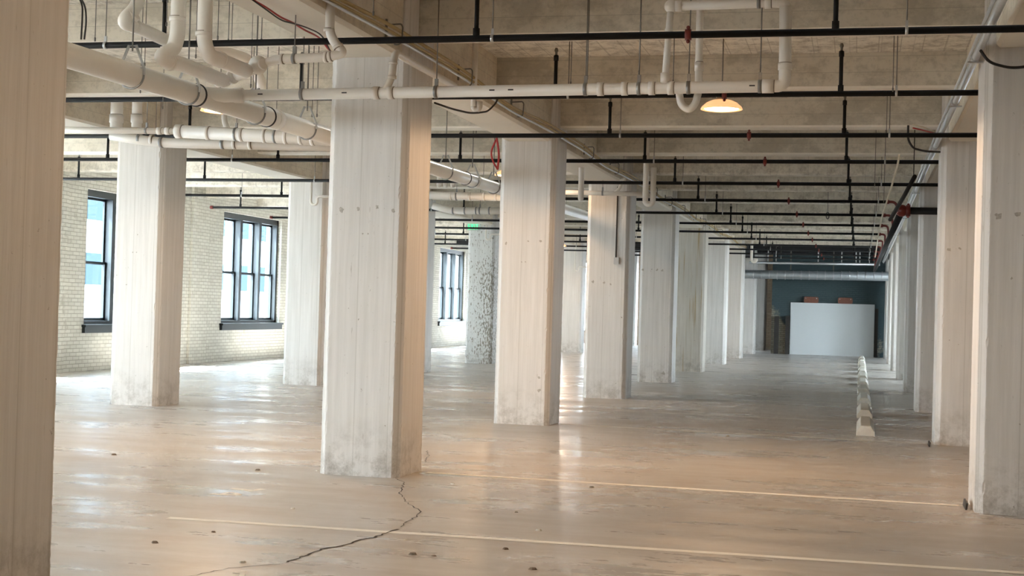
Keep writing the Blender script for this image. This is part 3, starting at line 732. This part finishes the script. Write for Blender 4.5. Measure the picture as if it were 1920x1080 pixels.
utrap('white u-bend pipe hanging between the widest and the beige column', 888, 11, .05, 200, 13.95, .031)
utrap('white u-bend pipe hanging in front of the fourth aisle column', 1210, 14, .5, 376, 21.3, .044)
utrap('white u-bend pipe hanging by the girder near the far columns', 1409, 9, .05, 487, 47, .045)
def wtrap(label, px, Y, ytop, r):
    a = at(px, ytop, Y=Y); t = thing('p_trap', label, 'pipe', (a.x, Y, a.z-.2))
    x = a.x; z = at(px, ytop+45, Y=Y).z; w_ = .13
    pts = [Vector((x, Y, SLAB if Y > 30 else SLAB)), Vector((x, Y, z))]+[Vector((x+w_/2-w_/2*math.cos(q), Y, z-w_/2*math.sin(q))) for q in [R(k) for k in range(20, 181, 20)]]
    pts += [Vector((x+w_, Y, z+.05)), Vector((x+w_+.03, Y, z+.085)), Vector((x+w_+.45, Y, z+.085))]
    MB().tube(pts, r, 12).build('bend', 'pvc', t)
wtrap('small white trap pipe at the top of the pale column right of the triple window', 584, 24.35, 332, .026)
wtrap('small white trap pipe beside the green exit sign', 912, 36.75, 400, .026)
wtrap('small white trap pipe at the top of the bluish far column', 1079, 49.3, 460, .026)
a = at(1089, 372, Y=21.6); tag(MB().tube([(a.x, 21.6, SLAB), a], .045, 14).sphere(a, .045, 12, 8).build('drain_drop', 'pvc'), 'white drop pipe seen just right of the beige column', 'pipe')

# ------------------------------------------------------------------ conduits, cables and bare rods
cpts = [(.875, 1.0, 3.70), (.875, 9.5, 3.70), (.875, 17, 3.725), (.875, 30, 3.70), (.86, 45, 3.68), (.82, 54, 3.6)]
t = thing('conduit_bundle', 'galvanised conduits running high along the right column row', 'conduit', (.87, 9, 3.7))
MB().tube(cpts, .033, 14).build('conduit_tube', 'conduit', t)
MB().tube([(x-.045, y, z+.022) for x, y, z in cpts], .013, 10).build('conduit_tube', 'conduit', t)
MB().tube([(x+.012, y, z+.055) for x, y, z in cpts], .016, 10).build('conduit_tube', 'conduit', t)
for Y in (12.1, 14.6, 18.4, 24.7, 30.9, 37.3, 43.6):
    z = 3.715
    MB().ring((.872, Y, z), (0, 1, 0), .034, .05, .006, 18).box(.81, .935, Y-.02, Y+.02, z-.055, z-.042).build('strap', 'zinc', t)
tag(MB().tube([(.87, 11.55, 3.66), (.95, 11.75, 3.60), (1.15, 11.93, 3.58), (1.5, 11.93, 3.64)], .012, 8, fillet=.1).build('black_cable', 'blackrubber'), 'black cable curving across the top of the big right-edge column', 'cable')
q = [at(1703, 235, Y=17.4), at(1702, 262, Y=17.4), at(1712, 278, Y=17.5), at(1735, 284, Y=17.8), at(1762, 285, Y=18.1)]
tag(MB().tube(q, .013, 8, fillet=.15).build('black_cable', 'blackrubber'), 'black cable looping in front of the orange lit column', 'cable')
for dz, m_, lb in ((0, 'redcable', 'red'), (.03, 'rope', 'pale')):
    tag(MB().tube([at(1712, 240-dz*200, Y=17.6), at(1730, 244-dz*200, Y=17.8), at(1752, 250-dz*100, Y=18.1)], .009, 6).build('loose_cable', m_), '%s cable end above the conduits by the orange lit column' % lb, 'cable')
# conduits clipped to the girder over the left aisle columns
gx = ROW1+.30+.035
t = thing('girder_conduit', 'yellowed conduit pair clipped along the girder over the left aisle columns', 'conduit', (gx, 8, 3.84))
def sag(y0, y1, z, dx, n=10): return [(gx+dx+.07, y0+(y1-y0)*k/n, z-.05*math.sin(math.pi*k/n)) for k in range(n+1)]
for dz, rr_, m_ in ((.10, .016, 'yellowpipe'), (.05, .013, 'yellowpipe'), (.015, .012, 'conduit')):
    MB().tube([(gx+.07, -2, 3.82+dz)]+[p for i in range(0, 7) for p in ((gx+.09, Y0+(i-1)*BAY+1.2, 3.82+dz-.01), (gx+.10, Y0+(i-.5)*BAY, 3.79+dz-.03-dz*.4), (gx+.09, Y0+i*BAY-1.2, 3.80+dz), (gx+.10, Y0+i*BAY, 3.80+dz))], rr_, 8, fillet=.5).build('conduit_tube', m_, t)
for k in range(0, 16):
    Y = 7.0+k*2.25
    if any(abs(Y-(Y0+i*BAY)) < COLW/2+.05 for i in range(-1, 9)): continue
    MB().box(gx-.03, gx-.015, Y-.012, Y+.012, 3.84, 4.0).tube([(gx-.02, Y, 3.95), (gx+.11, Y, 3.955), (gx+.125, Y, 3.93), (gx+.12, Y, 3.80), (gx+.09, Y, 3.775), (gx+.05, Y, 3.78)], .007, 6, fillet=.02).build('hook', 'rod', t)
q = [at(a_, b__, Z=z_) for a_, b__, z_ in ((460, -8, 3.72), (500, 14, 3.71), (525, 32, 3.69), (552, 44, 3.71), (570, 56, 3.70), (600, 70, 3.71), (612, 88, 3.70), (620, 96, 3.72))]
t = thing('red_cable', 'red cables sagging under the girder at the top left', 'cable', q[3])
MB().tube(q, .008, 6, fillet=.2).build('strand', 'redcable', t)
MB().tube([p+Vector((.01, 0, -.03*math.sin(i))) for i, p in enumerate(q)], .006, 6, fillet=.2).build('strand', 'blackrubber', t)
q = [Vector((-4.62, 17.6, 3.86)), at(927, 244, Y=17.6), at(932, 262, Y=17.6), at(936, 290, Y=17.6), at(933, 318, Y=17.7)]
tag(MB().tube(q, .014, 8, fillet=.1).tube([at(930, 262, Y=17.6), at(920, 285, Y=17.6), at(924, 303, Y=17.6), at(932, 316, Y=17.7)], .012, 8, fillet=.15).build('red_cable', 'redcable'), 'red cable loop hanging beside the beige lamp-lit column', 'cable')
q = [at(815, 193, Y=12.6), at(850, 205, Y=13.2), at(885, 213, Y=13.8), at(915, 209, Y=14.2), at(930, 193, Y=14.3), at(935, 180, Y=14.3)]
tag(MB().tube(q, .010, 6, fillet=.2).build('dark_cable', 'post'), 'dark cable drooping under the u-bend right of the widest column', 'cable')
for k_, xs in enumerate(((148, 155, 160, 152), (150, 160, 168, 158))):
    tag(MB().tube([at(xs[0], -6, Y=11.2), at(xs[1], 12, Y=11.2), at(xs[2]-6, 40, Y=11.2), at(xs[3], 74, Y=11.2)], .009, 6, fillet=.2).build('black_cable', 'post'), 'thin dark cable hanging at the top beside the tan column, %s one' % ('left' if k_ == 0 else 'right'), 'cable')
# rods left hanging without a pipe
rods = [(178, 78, 10.9), (263, 175, 12.0), (271, 125, 11.4), (305, 205, 13), (312, 50, 10.4), (367, 110, 10.9), (408, 75, 11), (428, 80, 11.5), (434, 86, 12), (470, 165, 12.2), (490, 80, 11), (500, 180, 13), (520, 190, 13.2), (555, 100, 12.8), (576, 184, 12), (585, 220, 13.6), (594, 220, 13.7), (700, 30, 10), (1070, 160, 12.6), (1101, 150, 11.2), (1198, 140, 12), (1262, 158, 12.3), (1674, 172, 13.2), (1662, 250, 17.6), (1640, 350, 20), (1657, 380, 23), (893, 250, 19.5), (335, 300, 20), (292, 245, 16.2)]
for px, py, Y in rods:
    a = at(px, py, Y=Y)
    if a.z > 4.3: continue
    tag(MB().tube([a, (a.x, a.y, SLAB)], .0045, 6).ring((a.x, a.y, a.z+.02), (0, 0, 1), .004, .03, .004, 8).build('threaded_rod', 'rod'),
        'bare threaded rod hanging from the slab%s' % (' at the left, among the drain pipes' if px < 640 else (' over the aisle' if px < 1500 else ' near the right columns')), 'rod',
        'bare rods at the left among the drain pipes' if px < 640 else ('bare rods over the aisle' if px < 1500 else 'bare rods near the right columns'))
a = at(1552, 398, Y=30.2); h_ = thing('oval_hook', 'small black oval hook on a wire over the middle of the aisle', 'hook', a)
MB().tube([a, (a.x, a.y, SLAB)], .006, 6).build('wire', 'rod', h_)
MB().tube([a+Vector((.03*math.cos(q_), 0, -.07+.07*math.sin(q_))) for q_ in [R(x) for x in range(90, 451, 24)]], .009, 6).build('loop', 'blackrubber', h_)
# switch box on the fourth column
cx, cyf = ROW1, Y0+2*BAY-COLW/2
qa, qb = at(1158, 362, Y=cyf-.015), at(1156, 488, Y=cyf-.015)
t = thing('wall_switch', 'thin conduit ending in a grey switch box on the aisle column', 'switch', qb)
MB().tube([(qa.x, cyf-.012, 3.72), (qa.x, cyf-.012, qb.z)], .011, 8).build('conduit_tube', 'post', t)
MB().box(qb.x-.045, qb.x+.045, cyf-.05, cyf, qb.z-.07, qb.z+.05).build('box', 'signgrey', t)

# ------------------------------------------------------------------ lamps
def lamp(x, y, z, label, power):
    t = thing('high_bay_lamp', label, 'lamp', (x, y, z-.03), 'round warm ceiling lamps')
    MB().lathe((x, y, z), [(.0, .11), (.05, .11), (.06, .085), (.10, .075), (.0, .07)][::-1], 36).build('housing', 'lampshell', t)
    MB().lathe((x, y, z), [(.10, .075), (.15, .052), (.195, .012), (.205, -.012), (.19, -.016), (.16, .0)][::-1], 36).build('refractor', 'refractor', t)
    MB().lathe((x, y, z), [(.0, -.022), (.10, -.020), (.165, -.008), (.165, .0), (.0, .0)], 36).build('lens', 'lens', t)
    MB().tube([(x, y, z+.105), (x, y, z+.18)], .022, 12).ring((x, y, z+.15), (0, 0, 1), .022, .03, .01).build('mount', 'plate', t)
    MB().tube([(x, y, z+.17), (x, y, SLAB)], .006, 6).build('rod', 'rod', t)
    ld = bpy.data.lights.new('lamp_light', 'SPOT'); ld.spot_size = R(174); ld.spot_blend = .12; ld.shadow_soft_size = .10; ld.energy = power*2.6; ld.color = (1, .64, .37)
    lo = bpy.data.objects.new('lamp_light', ld); scene.collection.objects.link(lo); lo.location = (0, 0, 0.0); lo.parent = t; lo.location = (0, 0, -.06)
    return t
LP = 45
q = at(1353, 203, Y=13.9)
lamp(q.x, q.y, q.z, 'glowing round lamp over the aisle in front of the orange lit column', LP*1.3)
q = at(412, 207, Y=13.9); lamp(q.x, q.y, q.z, 'glowing lamp half hidden behind the thick drain pipe at left', LP)
q = at(949, 330, Y=23.9); lamp(q.x, q.y, 3.86, 'lamp hidden behind the beige column, lighting the cross pipe', LP*.6)
q = at(1050, 461, Y=44.5); lamp(q.x, q.y, q.z, 'tiny far lamp glowing right of the beige column', LP)
lamp(-6.6, .8, 3.5, 'added unseen lamp in the middle bay behind the camera', LP*2.2)  # added out of view to brighten the column fronts
lamp(-1.4, 7.3, 3.9, 'added unseen lamp above the top edge of the photo over the aisle', LP*.25)  # extra lamp out of view, also put in for the column fronts

# ------------------------------------------------------------------ exit sign
q = at(887.5, 425, Y=36.6); t = thing('exit_sign', 'green lettered exit sign hanging by the peeling column', 'sign', q)
MB().box(q.x-.19, q.x+.19, q.y, q.y+.05, q.z-.11, q.z+.11).build('sign_box', 'signgrey', t)
MB().tube([(q.x, q.y+.025, q.z+.11), (q.x, q.y+.025, SLAB)], .008, 6).build('stem', 'rod', t)
lt = MB(); yb = q.y-.004; lx = q.x-.145; zt, zb = q.z+.08, q.z-.08; lw, s_ = .06, .017
def bar(x0, x1, z0, z1): lt.box(x0, x1, yb, q.y+.001, z0, z1)
def slant(xa, za, xb, zb_):
    lt.prism([(xa-s_/2, za), (xa+s_/2, za), (xb+s_/2, zb_), (xb-s_/2, zb_)], 'Y', yb, q.y+.001)
bar(lx, lx+s_, zb, zt); bar(lx+s_, lx+lw, zt-s_, zt); bar(lx+s_, lx+lw*.9, q.z-s_/2, q.z+s_/2); bar(lx+s_, lx+lw, zb, zb+s_)
x_ = lx+.085; slant(x_, zt, x_+.06, zb); slant(x_+.06, zt, x_, zb)
bar(lx+.172, lx+.172+s_, zb, zt)
bar(lx+.215, lx+.285, zt-s_, zt); bar(lx+.242, lx+.242+s_, zb, zt-s_)
lt.build('letters', 'green', t)

# ------------------------------------------------------------------ wheel stops
st0 = None
h1, wt, wb_ = .135, .062, .119
prof = [(-wb_, 0), (wb_, 0), (wb_, .05), (wt, h1), (-wt, h1), (-wb_, .05)]
for i, Y in enumerate([19.06+3.30*k for k in range(11)]):
    if st0 is None:
        b0 = MB().prism(prof, 'Y', 0, 1.85).build('wheel_stop', 'stop', origin=(0, 0, 0)); st0 = o = b0
        bv = o.modifiers.new('bevel', 'BEVEL'); bv.width = .008; bv.segments = 2
    else:
        o = st0.copy(); scene.collection.objects.link(o)
    o.location = (.118, Y, 0)
    tag(o, 'concrete wheel stop, %s' % ('nearest the camera in the row' if i == 0 else ('last of the row before the white panel' if i == 10 else '%s in the row from the camera' % ORD[i])), 'wheel stop', 'row of concrete wheel stops')

# ------------------------------------------------------------------ floor paint, cracks, debris
def ribbon(pts, w_, name, m_, label, cat, z=.0015, group=None, jit=0):
    mb = MB(); pts = [Vector((p[0], p[1], 0)) for p in pts]; V = []
    for i, p in enumerate(pts):
        d = (pts[min(i+1, len(pts)-1)]-pts[max(i-1, 0)]).normalized(); n = Vector((-d.y, d.x, 0)); ww = w_/2*(1+random.uniform(-jit, jit))
        V += [(p+n*ww)+Vector((0, 0, z)), (p-n*ww)+Vector((0, 0, z))]
    for i in range(len(pts)-1): mb.add([V[2*i], V[2*i+1], V[2*i+3], V[2*i+2]], [(0, 1, 2, 3)])
    n0 = len(mb.v)
    return tag(mb.build(name, m_), label, cat, group)
def pline(x0, y0_, x1, y1_, label, w_=.072):
    n = 30; ribbon([(x0+(x1-x0)*k/n, y0_+(y1_-y0_)*k/n) for k in range(n+1)], w_, 'parking_line', 'line', label, 'painted line', group='painted parking lines', jit=.06)
g = lambda x, y: tuple(at(x, y, Z=0))
def pl_px(x0, y0_, x1, y1_, label, w_=.072):
    a, b_ = g(x0, y0_), g(x1, y1_); pline(a[0], a[1], b_[0], b_[1], label, w_)
pl_px(315, 971, 1960, 1077, 'white parking line nearest the camera, crossed by the crack', .085)
pl_px(800, 886, 1798, 948, 'white parking line from the widest column to the big right-edge column', .085)
pl_px(1050, 795, 1735, 832, 'white parking line from the beige column past the first wheel stop')
pl_px(1052, 765, 1605, 791, 'faint parking line between the first and second wheel stop')
pl_px(1205, 744, 1605, 758, 'faint parking line ending at the third wheel stop')
pl_px(1270, 716, 1600, 728, 'faint parking line ending at the fifth wheel stop')
pl_px(1320, 700, 1600, 708, 'faint parking line ending at the seventh wheel stop')
pl_px(60, 756, 200, 760, 'parking line left of the column under the low drain pipes')
pl_px(340, 712, 530, 720, 'parking line running to the pale column right of the triple window')
pl_px(340, 734, 487, 741, 'short parking line right of the column under the low drain pipes')
pl_px(115, 727, 200, 730, 'parking line by the sun patch at the far left')
pl_px(800, 784, 922, 787, 'short line between the widest and the beige column')
pl_px(815, 713, 870, 714, 'short line left of the peeling column')
for k, pts in enumerate(([(433, 916), (470, 920)], [(470, 921), (494, 917)], [(396, 926), (412, 928), (449, 929)], [(417, 926), (430, 923), (450, 929)], [(452, 1083), (457, 1070)])):
    pass
ribbon([g(433, 916.2), g(450, 917.5), g(472, 920.3), g(483, 918.4), g(494, 917)], .07, 'floor_number', 'line', 'white tick of an old painted floor marking, upper one', 'painted marking')
ribbon([g(395, 926), g(410, 927.3), g(430, 928), g(453, 928.5)], .06, 'floor_number', 'line', 'white arched stroke of an old painted floor marking, lower one', 'painted marking')
ribbon([g(416, 926.5), g(428, 923.6), g(441, 925), g(450, 928)], .05, 'floor_number', 'line', 'thin curved stroke of the lower old floor marking', 'painted marking')
ribbon([g(452, 1086), g(454, 1078), g(457, 1070)], .03, 'floor_number', 'line', 'short white paint stroke at the bottom edge of the photo', 'painted marking', z=.002)
ribbon([g(438, 1073), g(446, 1075), g(452, 1074)], .03, 'floor_number', 'line', 'tiny paint fleck at the bottom edge of the photo', 'painted marking', z=.0025)
def crack(px, w_, label):
    P = [Vector(g(*p)) for p in px]; out = []
    for a, b_ in zip(P, P[1:]):
        n = max(2, int((b_-a).length/.05))
        for k in range(n):
            q = a.lerp(b_, k/n); out.append((q.x+random.uniform(-.012, .012), q.y+random.uniform(-.012, .012)))
    ribbon(out, w_, 'floor_crack', 'crack', label, 'crack', z=.0022, jit=.5)
crack([(738, 893), (757, 905), (750, 925), (765, 945), (790, 958), (778, 970), (745, 991)], .008, 'fine crack running from the widest column down to the front line')
crack([(745, 993), (700, 1008), (680, 1012), (640, 1024), (605, 1030), (560, 1047), (527, 1058)], .016, 'dark crack below the front parking line')
crack([(527, 1058), (470, 1062), (430, 1066), (380, 1076), (340, 1084)], .006, 'hairline continuation of the dark crack at bottom left')
crack([(800, 845), (803, 855), (797, 868)], .008, 'short crack right of the widest column base')
rnd = random.Random(3)
deb = [(549, 954), (400, 998), (213, 853), (455, 1055), (775, 1040), (968, 961), (1010, 995), (948, 1030), (1000, 1068), (594, 883), (484, 882), (813, 1043), (850, 908), (1365, 818), (1708, 803), (620, 782), (1110, 914), (290, 1018)]
for k, (px, py) in enumerate(deb):
    a = g(px, py); s_ = rnd.uniform(.012, .026)
    mb = MB(); V = []
    n = 7
    for j in range(n):
        an = 2*math.pi*j/n; V.append((a[0]+math.cos(an)*s_*rnd.uniform(.8, 1.7), a[1]+math.sin(an)*s_*rnd.uniform(.7, 1.3), 0))
    V += [(v_[0]*.6+a[0]*.4, v_[1]*.6+a[1]*.4, s_*.6) for v_ in V]
    mb.add(V, [tuple(range(n))[::-1], tuple(range(n, 2*n))]+[(j, (j+1) % n, n+(j+1) % n, n+j) for j in range(n)])
    tag(mb.build('debris_chip', 'dirt' if k % 3 else 'stop'), 'small chip of debris lying on the open concrete floor', 'debris', 'chips scattered on the floor')
# loose angle strips at the feet of the two front right columns
for (px, py, dx, Y, lb) in ((1813, 945, .0, 0, 'the big right-edge column'), (1746, 832, .0, 0, 'the orange lit column')):
    a = Vector(g(px-4, py+2)); mb = MB().prism([(a.x-.018, .0), (a.x-.004, .0), (a.x+.004, .055), (a.x-.010, .055)], 'Y', a.y-.32, a.y)
    tag(mb.build('angle_strip', 'post'), 'short dark metal strip leaning at the foot of '+lb, 'metal strip')

# ------------------------------------------------------------------ far end
P = lambda x, y, Y=57.2: at(x, y, Y=Y)
a, b_ = P(1482, 567), P(1640, 571)
t = tag(MB().box(-2.67, .58, 57.40, FAR_Y-.005, 0, 2.07).build('white_panel', 'panelwhite'), 'large white panel closing the opening in the far teal wall', 'panel')
for x0, x1, lb in ((-2.15, -1.59, 'left'), (-.83, -.27, 'right')):
    t = thing('iron_plate', 'rusty brown plate above the white panel, %s one' % lb, 'plate', ((x0+x1)/2, 57.2, 2.08), 'rusty plates above the white panel')
    MB().prism([(x0+.04, 2.07), (x1-.04, 2.07), (x1, 2.11), (x1, 2.27), (x1-.04, 2.31), (x0+.04, 2.31), (x0, 2.27), (x0, 2.11)], 'Y', 57.30, 57.49).build('plate_body', 'plate', t)
    for xx in (x0+.07, x1-.07):
        MB().sphere((xx, 57.29, 2.25), .022, 8, 6).build('bolt', 'zinc', t)
for x0, x1, h_, lb in ((-3.29, -3.12, 1.5, 'standing left of the bare brick strip'), (-2.85, -2.69, 1.52, 'touching the left edge of the white panel'), (.60, .72, 1.9, 'touching the right edge of the white panel')):
    tag(MB().prism([(x0, 57.48), (x0, 57.30), (x1, 57.30), (x1, 57.48), (x1-.03, 57.48), (x1-.03, 57.33), (x0+.03, 57.33), (x0+.03, 57.48)], 'Z', 0, h_).build('guard_post', 'post'), 'rusted dark steel guard post '+lb, 'post', 'guard posts at the far wall')
# duct across the far end
t = thing('spiral_duct', 'galvanised round duct spanning the aisle in front of the teal wall', 'duct', (-1.45, 55.3, 3.0))
da, db = at(1412, 515, Y=55.2), at(1662, 518, Y=55.2)
MB().tube([da-Vector((3, 0, 0)), db+Vector((3.5, 0, 0))], .165, 28).build('duct_run', 'zincdull', t)
for k in range(17):
    X = -4.0+k*.3; MB().ring((X, 55.2, da.z+(db.z-da.z)*(X-da.x)/(db.x-da.x)), (1, 0, 0), .165, .03, .008, 28).build('seam_band', 'zinc', t)
for X in (-4.4, -2.6, -1.0, .5):
    MB().box(X-.02, X+.02, 55.185, 55.215, 3.3, SLAB).build('hanger_strap', 'rod', t)
loop_hanger(at(900, 395, Y=28.85), .075, 'loop hanger on the grey white far cross pipe')
loop_hanger(at(856, 368, Y=25.5), .073, 'loop hanger on the warm lit far cross pipe')
# pipes in the dark zone above the duct
tag(MB().tube([at(1405, 492, Y=54.4), at(1650, 496, Y=54.4)], .05, 12).build('grey_pipe', 'conduit'), 'grey pipe crossing in the dark zone above the round duct', 'pipe')
for k, (px, py) in enumerate(((1534, 478), (1440, 478), (1455, 480), (1612, 480), (1630, 486), (1578, 505), (1605, 505))):
    a = at(px, 494, Y=54.4); tag(MB().tube([a, (a.x, a.y, SLAB)], .02, 6).build('threaded_rod', 'conduit'), 'grey hanging strut in the dark zone above the round duct', 'rod', 'struts above the round duct')

# ------------------------------------------------------------------ outside
struct('ground', MB().box(-70, WALL_X-T-.01, -20, 160, -8, -7.5), 'street')
t = thing('office_building', 'pale office building with bluish windows seen through the side windows', 'building', (-38, 60, -7.5))
MB().box(-46, -38, 20, 92, -7.5, 21).build('wall', 'facade', t)
for fz in range(-1, 6):
    for k in range(0, 20):
        z = -1.2+fz*3.3; yy = 22+k*3.5
        w_ = MB().box(-38.0, -37.93, yy, yy+1.9, z, z+1.6).build('window', 'bluepane', t)
tag(MB().box(-52, -36.5, 92, 135, -7.5, 24).build('brick_building', 'facade_brick'), 'reddish brick building beyond the pale office building', 'building')
